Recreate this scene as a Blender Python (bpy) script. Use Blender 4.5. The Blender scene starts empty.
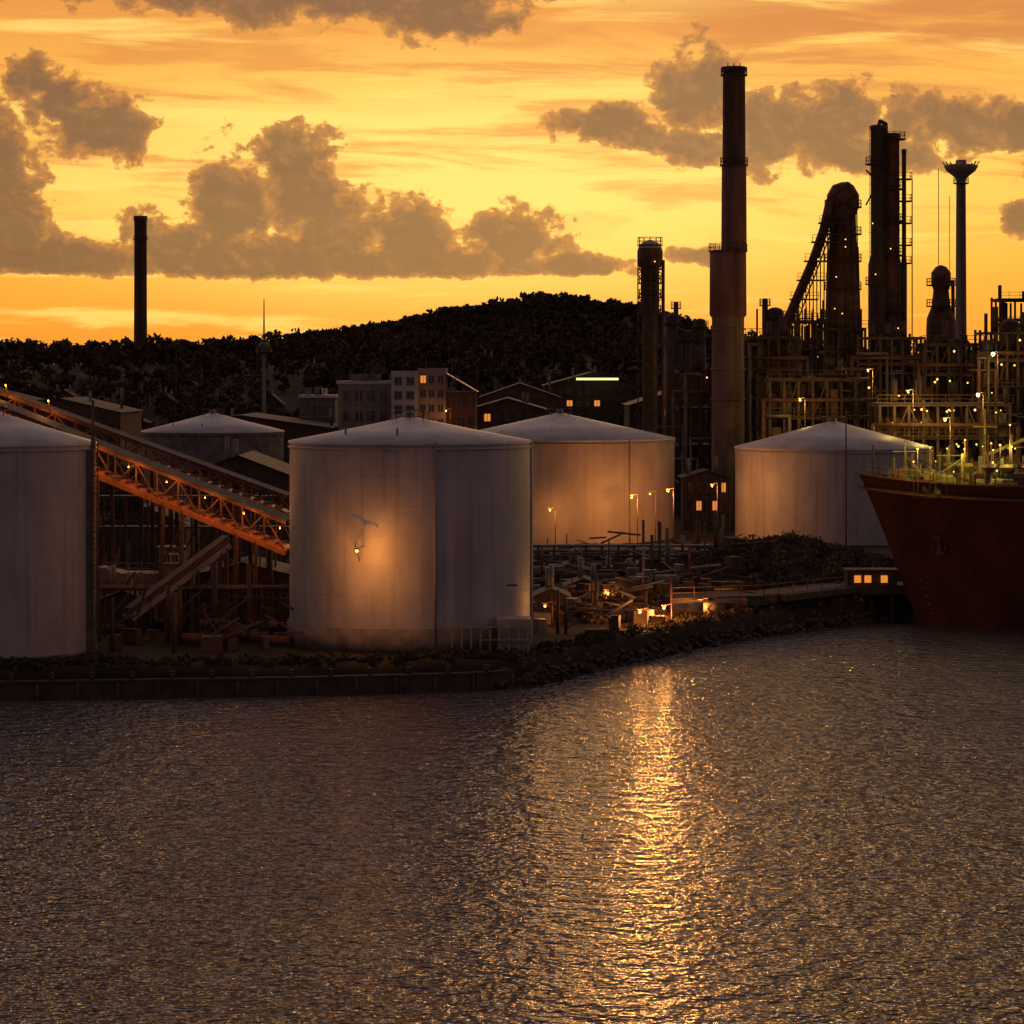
import bpy, math, random
import numpy as np
from mathutils import Vector, Matrix
random.seed(7); rng=np.random.default_rng(7)
scene=bpy.context.scene
# ---- placement helpers: image pixel column/row at a chosen distance -> scene metres
F=2904.; CH=25.; HY=370.
def X(px,d): return (px-512)/F*d
def Z(py,d): return CH-(py-HY)/F*d
U=random.uniform

# ================= materials =================
def mat(name,col,rough=0.7,metal=0.0,var=0.35,scale=1.0,bump=0.0,stretch=(1,1,1),col2=None,spec=0.4,emit=None,estr=0,detail=3):
    m=bpy.data.materials.new(name); m.use_nodes=True
    nt=m.node_tree; p=nt.nodes['Principled BSDF']
    p.inputs['Roughness'].default_value=rough; p.inputs['Metallic'].default_value=metal
    p.inputs['Specular IOR Level'].default_value=spec
    tc=nt.nodes.new('ShaderNodeTexCoord'); mp=nt.nodes.new('ShaderNodeMapping')
    mp.inputs['Scale'].default_value=stretch
    nz=nt.nodes.new('ShaderNodeTexNoise'); nz.inputs['Scale'].default_value=scale; nz.inputs['Detail'].default_value=detail
    nz.inputs['Roughness'].default_value=0.62
    cr=nt.nodes.new('ShaderNodeValToRGB')
    c2=col2 if col2 else tuple(c*(1-var) for c in col)
    cr.color_ramp.elements[0].position=0.36; cr.color_ramp.elements[0].color=(*c2,1)
    cr.color_ramp.elements[1].position=0.62; cr.color_ramp.elements[1].color=(*col,1)
    L=nt.links.new
    L(tc.outputs['Object'],mp.inputs['Vector']); L(mp.outputs[0],nz.inputs['Vector'])
    L(nz.outputs['Fac'],cr.inputs[0]); L(cr.outputs[0],p.inputs['Base Color'])
    if bump>0:
        b=nt.nodes.new('ShaderNodeBump'); b.inputs['Strength'].default_value=bump; b.inputs['Distance'].default_value=0.2
        L(nz.outputs['Fac'],b.inputs['Height']); L(b.outputs[0],p.inputs['Normal'])
    if emit:
        p.inputs['Emission Color'].default_value=(*emit,1); p.inputs['Emission Strength'].default_value=estr
        m.cycles.emission_sampling='NONE'
    return m

def tank_mat(name,col,rust):
    m=mat(name,col,rough=0.5,var=0.2,scale=0.35,stretch=(1,1,0.5))
    nt=m.node_tree; L=nt.links.new; p=nt.nodes['Principled BSDF']
    cr=[n for n in nt.nodes if n.type=='VALTORGB'][0]
    tc=[n for n in nt.nodes if n.type=='TEX_COORD'][0]
    mp=nt.nodes.new('ShaderNodeMapping'); mp.inputs['Scale'].default_value=(2.2,2.2,0.07)
    nz=nt.nodes.new('ShaderNodeTexNoise'); nz.inputs['Scale'].default_value=1; nz.inputs['Detail'].default_value=5
    r2=nt.nodes.new('ShaderNodeValToRGB'); r2.color_ramp.elements[0].position=0.52; r2.color_ramp.elements[1].position=0.95
    mx=nt.nodes.new('ShaderNodeMixRGB'); mx.inputs[2].default_value=(*rust,1)
    L(tc.outputs['Object'],mp.inputs[0]); L(mp.outputs[0],nz.inputs['Vector']); L(nz.outputs['Fac'],r2.inputs[0])
    L(r2.outputs[0],mx.inputs[0]); L(cr.outputs[0],mx.inputs[1]); L(mx.outputs[0],p.inputs['Base Color'])
    return m

M={}
M['tank']=tank_mat('tank_white_paint',(0.5,0.435,0.43),(0.27,0.18,0.15))
M['tank2']=tank_mat('tank_aged_paint',(0.38,0.31,0.29),(0.22,0.15,0.12))
M['roofw']=mat('tank_roof_paint',(0.58,0.52,0.5),rough=0.5,var=0.25,scale=0.5)
M['conc']=mat('concrete',(0.22,0.18,0.16),rough=0.85,var=0.45,scale=0.7,bump=0.3)
M['dconc']=mat('dark_concrete',(0.095,0.066,0.052),rough=0.9,var=0.45,scale=0.8,bump=0.4)
M['steel']=mat('dark_steel',(0.12,0.07,0.05),rough=0.7,metal=0.0,var=0.4,scale=1.2,spec=.3)  # brown lift in the base colour stands in for warm haze
M['rust']=mat('rusty_steel',(0.19,0.085,0.05),rough=0.75,metal=0.0,var=0.5,scale=0.9,spec=.3)
M['orange']=mat('orange_painted_steel',(0.66,0.23,0.06),rough=0.38,metal=0.2,var=0.35,scale=0.6)
M['grey']=mat('grey_steel',(0.21,0.17,0.155),rough=0.55,metal=0.2,var=0.35,scale=0.8)
M['pipe']=mat('galvanised_pipe',(0.3,0.31,0.31),rough=0.4,metal=0.4,var=0.4,scale=0.6)
M['white']=mat('white_paint',(0.62,0.54,0.5),rough=0.55,var=0.2,scale=0.5)
M['cream']=mat('cream_render',(0.36,0.28,0.24),rough=0.8,var=0.25,scale=0.3)
M['brick']=mat('brick_wall',(0.18,0.09,0.06),rough=0.9,var=0.4,scale=0.6)
M['roof']=mat('roof_sheet',(0.1,0.068,0.052),rough=0.7,var=0.4,scale=0.5,stretch=(3,0.3,1),spec=.2)
M['tile']=mat('roof_tiles',(0.13,0.065,0.045),rough=0.8,var=0.4,scale=1.0,spec=.2)
M['glass']=mat('window_glass',(0.03,0.03,0.035),rough=0.12,var=0.2,spec=0.8)
M['chtop']=mat('chimney_sooty_brick',(0.16,0.075,0.055),rough=0.9,var=0.4,scale=0.6,stretch=(1,1,.3))
M['chmid']=mat('chimney_red_brick',(0.27,0.115,0.085),rough=0.9,var=0.35,scale=0.6,stretch=(1,1,.3))
M['chbase']=mat('chimney_concrete',(0.28,0.18,0.155),rough=0.9,var=0.3,scale=0.4,stretch=(1,1,.3))
M['hull']=mat('hull_red_paint',(0.115,0.034,0.022),rough=0.65,spec=.15,scale=0.45,stretch=(1,1,0.4),col2=(0.06,0.024,0.018),bump=.1)
M['deck']=mat('ship_deck_green',(0.13,0.16,0.08),rough=0.7,var=0.4)
M['ygreen']=mat('deck_gear_yellow_green',(0.36,0.3,0.08),rough=0.6,var=0.5,scale=1.5)
M['leaf']=mat('foliage',(0.12,0.075,0.04),rough=0.85,col2=(0.06,0.04,0.022),scale=0.25,spec=.15,detail=2)  # hazy brown veil put into the leaf colour by raising it
M['leafg']=mat('shrub_foliage',(0.1,0.085,0.035),rough=0.85,col2=(0.045,0.036,0.018),scale=0.5,spec=.15,detail=2)
M['bark']=mat('bark',(0.09,0.06,0.04),rough=0.9)
M['grass']=mat('dry_grass',(0.24,0.14,0.06),rough=0.85,col2=(0.1,0.062,0.03),scale=0.7)
M['rock']=mat('shore_rock',(0.085,0.058,0.044),rough=0.9,var=0.55,scale=1.2,bump=0.5)
def emat(name,c,s):
    return mat(name,c,emit=c,estr=s,var=0.05)
M['lampw']=emat('lamp_warm',(1.0,0.36,0.05),3.2)
M['lampy']=emat('lamp_yellow',(1.0,0.6,0.08),2.4)
M['lampc']=emat('lamp_white',(1,0.98,0.5),3)
M['litwin']=emat('lit_window',(1.0,0.34,0.06),.7)
M['tube']=emat('fluorescent_strip',(0.9,1.0,0.3),1.4)

# ================= mesh builder =================
class B:
    def __init__(s): s.v=[];s.f=[];s.m=[];s.sm=[];s.ml=[]
    def mi(s,k):
        if k not in s.ml: s.ml.append(k)
        return s.ml.index(k)
    def face(s,idx,k,sm=False): s.f.append(idx); s.m.append(s.mi(k)); s.sm.append(sm)
    def poly(s,pts,k):
        o=len(s.v); s.v+=[tuple(p) for p in pts]; s.face(list(range(o,o+len(pts))),k)
    def frame(s,c,ax,ay,az,k):
        o=len(s.v)
        c=Vector(c)
        for i in (-1,1):
            for j in (-1,1):
                for l in (-1,1): s.v.append(tuple(c+ax*i+ay*j+az*l))
        for q in ((0,1,3,2),(4,6,7,5),(0,4,5,1),(2,3,7,6),(0,2,6,4),(1,5,7,3)): s.face([o+t for t in q],k)
    def box(s,cx,cy,cz,sx,sy,sz,k,rz=0):
        c,n=math.cos(rz),math.sin(rz)
        s.frame((cx,cy,cz),Vector((c,n,0))*sx/2,Vector((-n,c,0))*sy/2,Vector((0,0,1))*sz/2,k)
    def bx(s,x0,x1,y0,y1,z0,z1,k): s.box((x0+x1)/2,(y0+y1)/2,(z0+z1)/2,abs(x1-x0),abs(y1-y0),abs(z1-z0),k)
    def beam(s,p,q,w,h,k):
        p=Vector(p);q=Vector(q);d=q-p;L=d.length
        if L<1e-4:return
        d/=L; up=Vector((0,0,1)) if abs(d.z)<0.95 else Vector((0,1,0))
        a=d.cross(up).normalized(); b=a.cross(d)
        s.frame((p+q)/2,d*L/2,a*w/2,b*h/2,k)
    def tube(s,p,q,r,k,n=8,r2=None,cap=True):
        if r2 is None:r2=r
        p=Vector(p);q=Vector(q);d=(q-p)
        if d.length<1e-4:return
        d.normalize(); up=Vector((0,0,1)) if abs(d.z)<0.95 else Vector((0,1,0))
        a=d.cross(up).normalized(); b=d.cross(a)
        o=len(s.v)
        for c,rr in ((p,r),(q,r2)):
            for i in range(n):
                t=2*math.pi*i/n; s.v.append(tuple(c+(a*math.cos(t)+b*math.sin(t))*rr))
        for i in range(n): s.face([o+i,o+(i+1)%n,o+n+(i+1)%n,o+n+i],k,True)
        if cap:
            s.face([o+i for i in range(n)][::-1],k); s.face([o+n+i for i in range(n)],k)
    def path(s,pts,r,k,n=8):
        for a,b in zip(pts[:-1],pts[1:]): s.tube(a,b,r,k,n); 
        for a in pts[1:-1]: s.ball(a,r*1.01,k,6)
    def lathe(s,cx,cy,prof,k,n=32):
        o=len(s.v)
        for r,z in prof:
            for i in range(n):
                t=2*math.pi*i/n; s.v.append((cx+r*math.cos(t),cy+r*math.sin(t),z))
        for j in range(len(prof)-1):
            kk=k[j] if isinstance(k,(list,tuple)) else k
            for i in range(n):
                a=o+j*n+i;b=o+j*n+(i+1)%n
                s.face([a,b,b+n,a+n],kk,True)
    def ball(s,c,r,k,n=8,sz=1.0):
        prof=[(max(1e-3,r*math.sin(math.pi*i/n)),c[2]-r*sz*math.cos(math.pi*i/n)) for i in range(n+1)]
        s.lathe(c[0],c[1],prof,k,max(6,n))
    def ring(s,cx,cy,z,r0,r1,h,k,n=28): s.lathe(cx,cy,[(r0,z),(r1,z),(r1,z+h),(r0,z+h),(r0,z)],k,n)
    def platform(s,cx,cy,z,r,k='steel',n=14,w=0.9):
        s.ring(cx,cy,z,r-0.1,r+w,0.18,k,n)
        R=r+w-0.08
        P=[(cx+R*math.cos(2*math.pi*i/n),cy+R*math.sin(2*math.pi*i/n)) for i in range(n)]
        for i in range(n):
            a=P[i];b=P[(i+1)%n]
            s.beam((*a,z+0.1),(*a,z+1.25),0.08,0.08,k)
            for h in (0.7,1.22): s.beam((*a,z+h),(*b,z+h),0.07,0.07,k)
    def rail(s,pts,k='grey',h=1.1,sp=1.6,t=0.07):
        for a,b in zip(pts[:-1],pts[1:]):
            a=Vector(a);b=Vector(b);n=max(1,int((b-a).length/sp))
            for i in range(n+1):
                p=a.lerp(b,i/n); s.beam(p,p+Vector((0,0,h)),t,t,k)
            for hh in (h*0.5,h): s.beam(a+Vector((0,0,hh)),b+Vector((0,0,hh)),t,t,k)
    def ladder(s,x,y,z0,z1,k='steel'):
        for dx in (-.25,.25): s.beam((x+dx,y,z0),(x+dx,y,z1),.08,.08,k)
        z=z0
        while z<z1: s.beam((x-.25,y,z),(x+.25,y,z),.05,.05,k); z+=0.45
        z=z0+2.5
        while z<z1:
            for a in range(5):
                t0=math.pi+math.pi*a/5;t1=math.pi+math.pi*(a+1)/5
                s.beam((x+.4*math.cos(t0),y+.55*math.sin(t0),z),(x+.4*math.cos(t1),y+.55*math.sin(t1),z),.05,.05,k)
            z+=1.5
    def build(s,name,bevel=0):
        me=bpy.data.meshes.new(name); me.from_pydata(s.v,[],s.f)
        for k in s.ml: me.materials.append(M[k])
        me.polygons.foreach_set('material_index',s.m); me.polygons.foreach_set('use_smooth',s.sm)
        me.update(); o=bpy.data.objects.new(name,me); scene.collection.objects.link(o)
        return o
def shade_fix(o,ang=35):
    me=o.data
    import bmesh
    bm=bmesh.new(); bm.from_mesh(me)
    bmesh.ops.recalc_face_normals(bm,faces=bm.faces)
    for e in bm.edges:
        if len(e.link_faces)==2 and e.calc_face_angle(0)>math.radians(ang): e.smooth=False
    bm.to_mesh(me); bm.free()
def point(name,loc,col,power,parent=None,r=0.25):
    l=bpy.data.lights.new(name,'POINT'); l.color=col; l.energy=power; l.shadow_soft_size=r
    o=bpy.data.objects.new(name,l); o.location=loc; scene.collection.objects.link(o)
    if parent: o.parent=parent
    return o

# ================= terrain =================
SX=[-6000,-45,-16.5,-8,-2.6,1.5,7.4,13,19,27.5,38,52,80,6000]
SY=[219,220,224,226,227.5,230,243,254,266,279,291,296,300,310]
def shore(x):
    w=0.5*math.sin(x*0.9)*0.6+0.3*math.sin(x*2.3+1)
    if x<-1: w*=.1
    return float(np.interp(x,SX,SY))+w
def sstep(a,b,t):
    t=min(1,max(0,(t-a)/(b-a))); return t*t*(3-2*t)
def gz(x,y):
    z=2.2+24.5*sstep(500,900,y)
    z+=4.6*math.exp(-((x-29)/12.)**2-((y-312)/10.)**2)
    z+=1.6*math.exp(-((x-14)/7.)**2-((y-283)/8.)**2)
    # hill
    dx=x-24
    z+=21*math.exp(-abs(dx/(66 if dx<0 else 60))**2.1-((y-1150)/140.)**2)*(1+0.04*math.sin(x*0.15))
    z+=6*math.exp(-((x+60)/70)**2-((y-1150)/140.)**2)
    z+=0.12*math.sin(x*.7+y*.4)*math.sin(y*.55)
    return z
xs=list(np.arange(-90,91,1.5)); a=92.
while a<6000: xs=[-a]+xs+[a]; a*=1.18
offs=list(np.arange(0.6,150,2.0)); a=155
while a<9000: offs.append(a); a*=1.05
v=[];f=[]
for x in xs:
    s0=shore(x)
    v.append((x,s0-0.6,-1.5)); v.append((x,s0-0.25,0.9)); v.append((x,s0,gz(x,s0)-0.5))
    for o_ in offs: v.append((x,s0+o_,gz(x,s0+o_)))
nr=len(offs)+3
for i in range(len(xs)-1):
    for j in range(nr-1):
        a_=i*nr+j; f.append((a_,a_+nr,a_+nr+1,a_+1))
me=bpy.data.meshes.new('ground'); me.from_pydata(v,[],f)
M['ground']=mat('ground_dirt_and_grass',(0.06,0.039,0.026),rough=0.95,col2=(0.028,0.019,0.013),scale=0.12,bump=0.4,detail=8,spec=.1)
me.materials.append(M['ground']); me.polygons.foreach_set('use_smooth',[True]*len(f))
scene.collection.objects.link(bpy.data.objects.new('ground',me))

# water
b=B(); 
def watermat():
    m=bpy.data.materials.new('harbour_water'); m.use_nodes=True; nt=m.node_tree; p=nt.nodes['Principled BSDF']; L=nt.links.new
    p.inputs['Base Color'].default_value=(0.085,0.062,0.072,1); p.inputs['Roughness'].default_value=0.13; p.inputs['IOR'].default_value=1.38
    tc=nt.nodes.new('ShaderNodeTexCoord')
    prev=None
    for sc,dist,strength,det in (((0.07,0.09,1),1.6,0.8,1),((0.7,0.7,1),1.25,1.0,2),((2.6,2.5,1),0.34,1.0,1)):
        mp=nt.nodes.new('ShaderNodeMapping'); mp.inputs['Scale'].default_value=sc; mp.inputs['Rotation'].default_value=(0,0,0.15)
        nz=nt.nodes.new('ShaderNodeTexNoise'); nz.inputs['Scale'].default_value=1; nz.inputs['Detail'].default_value=det
        bp=nt.nodes.new('ShaderNodeBump'); bp.inputs['Strength'].default_value=strength; bp.inputs['Distance'].default_value=dist
        L(tc.outputs['Object'],mp.inputs[0]); L(mp.outputs[0],nz.inputs['Vector']); L(nz.outputs['Fac'],bp.inputs['Height'])
        if prev: L(prev.outputs[0],bp.inputs['Normal'])
        prev=bp
    L(prev.outputs[0],p.inputs['Normal'])
    return m
M['water']=watermat()
b.poly([(-6000,-6000,0),(6000,-6000,0),(6000,6000,0),(-6000,6000,0)],'water'); b.build('harbour_water')

# low quay wall along the tank farm
b=B(); q=[-300,-120,-70]+list(np.arange(-60,1,3.0))
for x0,x1 in zip(q[:-1],q[1:]):
    y0,y1=shore(x0),shore(x1)
    b.beam((x0,y0-.5,.1),(x1,y1-.5,.1),.9,2.3,'dconc'); b.beam((x0,y0-.55,1.33),(x1,y1-.55,1.33),1.0,.16,'dconc' )
for x0 in q[2:]:
    b.tube((x0,shore(x0)-1.05,-.8),(x0,shore(x0)-1.05,1.2),.14,'steel',8)
    b.tube((x0+1,shore(x0)-.4,1.4),(x0+1,shore(x0)-.4,1.85),.16,'steel',8); b.ball((x0+1,shore(x0)-.4,1.9),.22,'steel',6,.5)
b.build('quay_wall')
# rocks
b=B()
phi=(1+5**.5)/2
ico=[Vector(q).normalized() for q in [(-1,phi,0),(1,phi,0),(-1,-phi,0),(1,-phi,0),(0,-1,phi),(0,1,phi),(0,-1,-phi),(0,1,-phi),(phi,0,-1),(phi,0,1),(-phi,0,-1),(-phi,0,1)]]
icf=[(0,11,5),(0,5,1),(0,1,7),(0,7,10),(0,10,11),(1,5,9),(5,11,4),(11,10,2),(10,7,6),(7,1,8),(3,9,4),(3,4,2),(3,2,6),(3,6,8),(3,8,9),(4,9,5),(2,4,11),(6,2,10),(8,6,7),(9,8,1)]
def rock(b,x,y,z,r,k='rock'):
    o=len(b.v); sx,sy,sz=U(.7,1.4),U(.7,1.3),U(.5,.9)
    for q in ico:
        w=r*U(.75,1.15); b.v.append((x+q.x*w*sx,y+q.y*w*sy,z+q.z*w*sz))
    for t in icf: b.face([o+i for i in t],k)
for i in range(1700):
    x=U(-1,75) if i<450 else (U(-1,42) if i<1500 else U(-45,0)); t=U(-1.3,1.6)
    if i>=1500: t=U(.2,2.5)
    rock(b,x,shore(x)+t,(0.1 if i<1500 else .8)+max(0,(t+1.1))*(0.85 if i<1500 else .3)+U(-.25,.05),U(.12,.5))
b.build('shore_rocks')

# ================= tanks =================
def tank(name,cx,cy,r,zr,zp,k='tank',z0=2.0,seams=(),band=None):
    b=B(); n=96
    b.lathe(cx,cy,[(r,z0),(r,zr)],k,n)
    b.lathe(cx,cy,[(r+.12,zr-.12),(r+.12,zr+.06),(r*.5,zr+(zp-zr)*.52),(0.4,zp)],['roofw','roofw','roofw'],n)
    b.ring(cx,cy,zr-.5,r-.05,r+.14,.12,k,n)
    h=z0+2.4
    while h<zr-1: b.ring(cx,cy,h,r-.02,r+.012,.03,k,n); h+=2.4
    b.lathe(cx,cy,[(.5,zp-.1),(.5,zp+.35),(.05,zp+.55)],'grey',12)
    if band: b.ring(cx,cy,z0-.2,r-.1,r+.18,band,'conc',n)
    for a,w,kk in seams:
        t=math.radians(a); R=r+.12
        b.tube((cx+R*math.cos(t),cy+R*math.sin(t),z0),(cx+R*math.cos(t),cy+R*math.sin(t),zr+.2),w,kk,8)
    b.rail([(cx+1.6*math.cos(t),cy+1.6*math.sin(t),zp-.45) for t in np.linspace(0,6.283,9)],'grey',1.0,2,.05)
    for t in (0.7,2.2,3.9,4.6): b.tube((cx+r*.7*math.cos(t),cy+r*.7*math.sin(t),zr),(cx+r*.7*math.cos(t),cy+r*.7*math.sin(t),zr+1.2),.1,'grey')
    return b
tA=(X(410,243),243,10.05)
b=tank('a',*tA,Z(441,243),Z(417,243),band=2.4,seams=((-76.5,.1,'cream'),(-2,.12,'white')))
for i,x in enumerate(np.linspace(X(452,232),X(528,232),9)):
    b.box(x,232.6,3.2+(i%2)*.2,.14,.2,2.4+(i%2)*.4,'cream')
b.box(X(490,232),232.6,4.4,6.2,.14,.12,'cream'); b.box(X(505,232),232.4,3.4,3.9,.12,.1,'cream')
b.bx(X(497,232),X(531,232),232.9,236,2.1,5.0,'tank2')
b.box(X(512,232),234.8,7.6,.9,.1,.12,'steel')
b.build('storage_tank')
tL=(X(-8,237),237,8.4)
b=tank('l',*tL,Z(443,237),Z(411,237),band=.5,seams=((-8,.2,'conc'),))
px=tL[0]+8.55
b.tube((px-.1,tL[1]-1.5,2),(px-.1,tL[1]-1.5,Z(400,236)),.12,'steel')
b.bx(px-.7,px+.1,tL[1]-2.4,tL[1]-1.9,2,18.6,'conc')
b.ladder(px+.2,tL[1]-2.6,2,19.4,'rust')
b.build('storage_tank')
b=tank('b',X(560,396),396,15.6,Z(438,396),Z(413,396),'tank2',seams=((-55,.1,'cream'),)); b.build('storage_tank')
b=tank('c',X(833,390),390,13.1,Z(447,390),Z(421,390),'tank',seams=((-50,.1,'cream'),)); 
b.tube((X(846,376),376,2),(X(846,376),376,Z(410,376)),.1,'steel'); b.build('storage_tank')
b=tank('d',X(213,420),420,10.2,Z(431,420),Z(413,420),'conc'); b.build('storage_tank')

# floodlight on a bracket arm standing off the main tank shell
b=B(); lx=X(357,230); ly=229.8; lz=Z(553,230)
for s_ in (-.35,.35): b.beam((lx+s_,233.7,lz+.3),(lx,ly,lz+.42),.05,.05,'conc')
b.beam((lx,233.7,lz-.9),(lx,ly+.5,lz+.35),.05,.05,'conc')
b.ball((lx,ly,lz+.2),.11,'lampw',8); b.lathe(lx,ly,[(.05,lz+.44),(.22,lz+.32),(.21,lz+.3)],'conc',12)
o=b.build('wall_lamp'); point('fill_bulb',(lx,ly-.05,lz),(1.0,.37,.07),900,o)

# ================= conveyors =================
def gallery(name,p,q,w,h,legs,k='orange'):
    b=B(); p=Vector(p);q=Vector(q)
    d=(q-p).normalized(); side=Vector((-d.y,d.x,0)).normalized()*w/2; up=Vector((0,0,h))
    n=int((q-p).length/2.2)
    for s_ in (side,-side):
        b.beam(p+s_,q+s_,.35,.5,k); b.beam(p+s_+up,q+s_+up,.2,.25,'rust')
        for i in range(n):
            a=p.lerp(q,i/n)+s_; c=p.lerp(q,(i+1)/n)+s_
            b.beam(a,a+up,.14,.14,'rust'); b.beam(a if i%2 else a+up,c+up if i%2 else c,.12,.12,'rust')
    b.beam(p+Vector((0,0,.3)),q+Vector((0,0,.3)),w*.8,.15,k)
    b.beam(p+up+Vector((0,0,.2)),q+up+Vector((0,0,.2)),w*1.05,.1,'roof')
    for i in range(n*2):
        a=p.lerp(q,i/(n*2)); b.beam(a-side+Vector((0,0,.5)),a+side+Vector((0,0,.5)),.12,.2,'rust')
    for t in legs:
        a=p.lerp(q,t)
        g=gz(a.x,a.y)-.3
        for s_ in (side,-side):
            b.beam(a+s_,(a.x+s_.x*1.6,a.y+s_.y*1.6,g),.35,.35,'steel')
            a2=p.lerp(q,min(1,t+.06)); b.beam(a2+s_,(a2.x+s_.x*1.6,a2.y+s_.y*1.6,g),.35,.35,'steel')
            zz=g
            while zz<a.z-3:
                b.beam((a.x+s_.x*1.3,a.y+s_.y*1.3,zz),(a2.x+s_.x*1.3,a2.y+s_.y*1.3,zz+3),.15,.15,'steel'); zz+=3
    return b
P0=Vector((X(-20,268),268,Z(425,268)));P1=Vector((X(292,256),256,Z(552,256)))
b=gallery('g',P0,P1,2.4,2.6,(.05,.35,.62,.85))
LP_added=[P0.lerp(P1,t)+Vector((0,-2.6,1.9)) for t in (.38,.5,.62,.74,.86,.97)]  # added lamps, put along the gallery to brighten the orange belt
for p in LP_added: b.beam(p+Vector((0,0,.15)),p+Vector((0,1.3,-.2)),.06,.06,'steel'); b.ball(p,.05,'lampw',6)
o=b.build('conveyor_gallery')
for p in LP_added: point('fill_bulb',p+Vector((0,-.1,0)),(1,.33,.05),150,o,.15)
Q0=Vector((X(-20,276),276,Z(402,276)));Q1=Vector((X(290,264),264,Z(516,264)))
b=gallery('g',Q0,Q1,1.8,1.7,(.2,.55,.8),'orange')
LQ_added=[Q0.lerp(Q1,t)+Vector((0,-2.2,2.6)) for t in (.1,.24)]  # more added lamps, to make the upper gallery glow orange
for p in LQ_added: b.beam(p+Vector((0,0,.15)),p+Vector((0,1.4,-1.4)),.06,.06,'steel'); b.ball(p,.06,'lampw',6)
o=b.build('conveyor_gallery')
for p in LQ_added: point('fill_bulb',p+Vector((0,-.1,0)),(1,.33,.05),260,o,.15)
b=gallery('g',(X(128,243),243,Z(618,243)),(X(226,250),250,Z(545,250)),1.0,.6,(.6,.9),'cream'); b.build('conveyor_belt')

# ================= generic industrial pieces =================
def frame(b,x0,x1,y0,y1,z0,z1,nx,ny,nz,k='steel',fill=.5,lights=0,lk='lampy'):
    xs_=np.linspace(x0,x1,nx+1);ys_=np.linspace(y0,y1,ny+1);zs_=np.linspace(z0,z1,nz+1)
    for x in xs_:
        for y in ys_: b.box(x,y,(z0+z1)/2+U(-.5,.8),.35,.35,z1-z0,k)
    for z in zs_[1:]:
        for y in ys_: b.beam((x0,y,z),(x1,y,z),.25,.35,k)
        for x in xs_: b.beam((x,y0,z),(x,y1,z),.25,.35,k)
        if random.random()<.8:
            b.bx(x0-.4,x1+.4,y0-.6,y1,z+.2,z+.3,k)
            b.rail([(x0-.4,y0-.6,z+.3),(x1+.4,y0-.6,z+.3)],k,1.1,1.8,.08)
    for i in range(nx):
        for j in range(nz):
            if random.random()<.55:
                a,c=(xs_[i],xs_[i+1]) if random.random()<.5 else (xs_[i+1],xs_[i])
                b.beam((a,y0,zs_[j]),(c,y0,zs_[j+1]),.16,.16,k)
            if random.random()<fill:
                cx=(xs_[i]+xs_[i+1])/2; w=(xs_[i+1]-xs_[i]); h=zs_[j+1]-zs_[j]; kk=random.choice(['rust','grey','steel','steel','rust'])
                t=random.random(); cy=(y0+y1)/2
                if t<.35: b.tube((cx,cy,zs_[j]),(cx,cy,zs_[j]+h*.85),w*.3,kk,14); b.ball((cx,cy,zs_[j]+h*.85),w*.3,kk,8,.5)
                elif t<.7: b.tube((xs_[i]+.3,cy,zs_[j]+h*.4),(xs_[i+1]-.3,cy,zs_[j]+h*.4),h*.28,kk,14)
                else: b.bx(xs_[i]+.4,xs_[i+1]-.4,y0+.5,y1-.4,zs_[j],zs_[j]+h*.75,kk)
    for _ in range(lights):
        b.ball((U(x0,x1),y0-.8,random.choice(list(zs_[1:]))+U(-1.2,-.5)),U(.08,.17),lk,6)
def pipes(b,x0,x1,y,z,n,k='pipe',r=.2,drop=True):
    for i in range(n):
        yy=y+i*.7; rr=r*U(.6,1.3)
        b.tube((x0,yy,z),(x1,yy,z),rr,k)
        if drop:
            xe=x1-U(0,3); b.tube((xe,yy,z),(xe,yy,z-U(2,5)),rr,k)

# ---- main chimney
d=430; b=B(); xb=X(728,d); xu=X(734,d)
b.lathe(xb,d,[(2.45,1.5),(2.4,Z(318,d)),(2.75,Z(315,d)),(2.7,Z(252,d)),(2.2,Z(250,d))],['chbase','chmid','chmid','chmid'],32)
b.lathe(xu,d,[(1.9,Z(252,d)),(1.82,Z(167,d)),(1.72,Z(165,d)),(1.65,Z(72,d)),(1.82,Z(70,d)),(1.82,Z(67,d)),(1.4,Z(67,d)),(1.4,Z(75,d))],['chmid','chmid','chtop','chtop','chtop','chtop','chtop'],28)
for py,x,r,w_ in ((252,xb,2.6,.3),(166,xu,1.75,.35),(76,xu,1.6,.4)): b.platform(x,d,Z(py,d),r,'steel',16,w_)
b.ladder(xu-1.0,d-2.1,Z(250,d),Z(70,d)); b.ladder(xb+1.2,d-3.0,2,Z(252,d))
for dx in (-.9,0,.9): b.tube((xu+dx,d,Z(68,d)),(xu+dx,d,Z(63,d)),.08,'steel')
for py in (330,370,400): b.ring(xb,d,Z(py,d),2.3,2.6,.25,'chbase')
b.build('brick_chimney')

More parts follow.
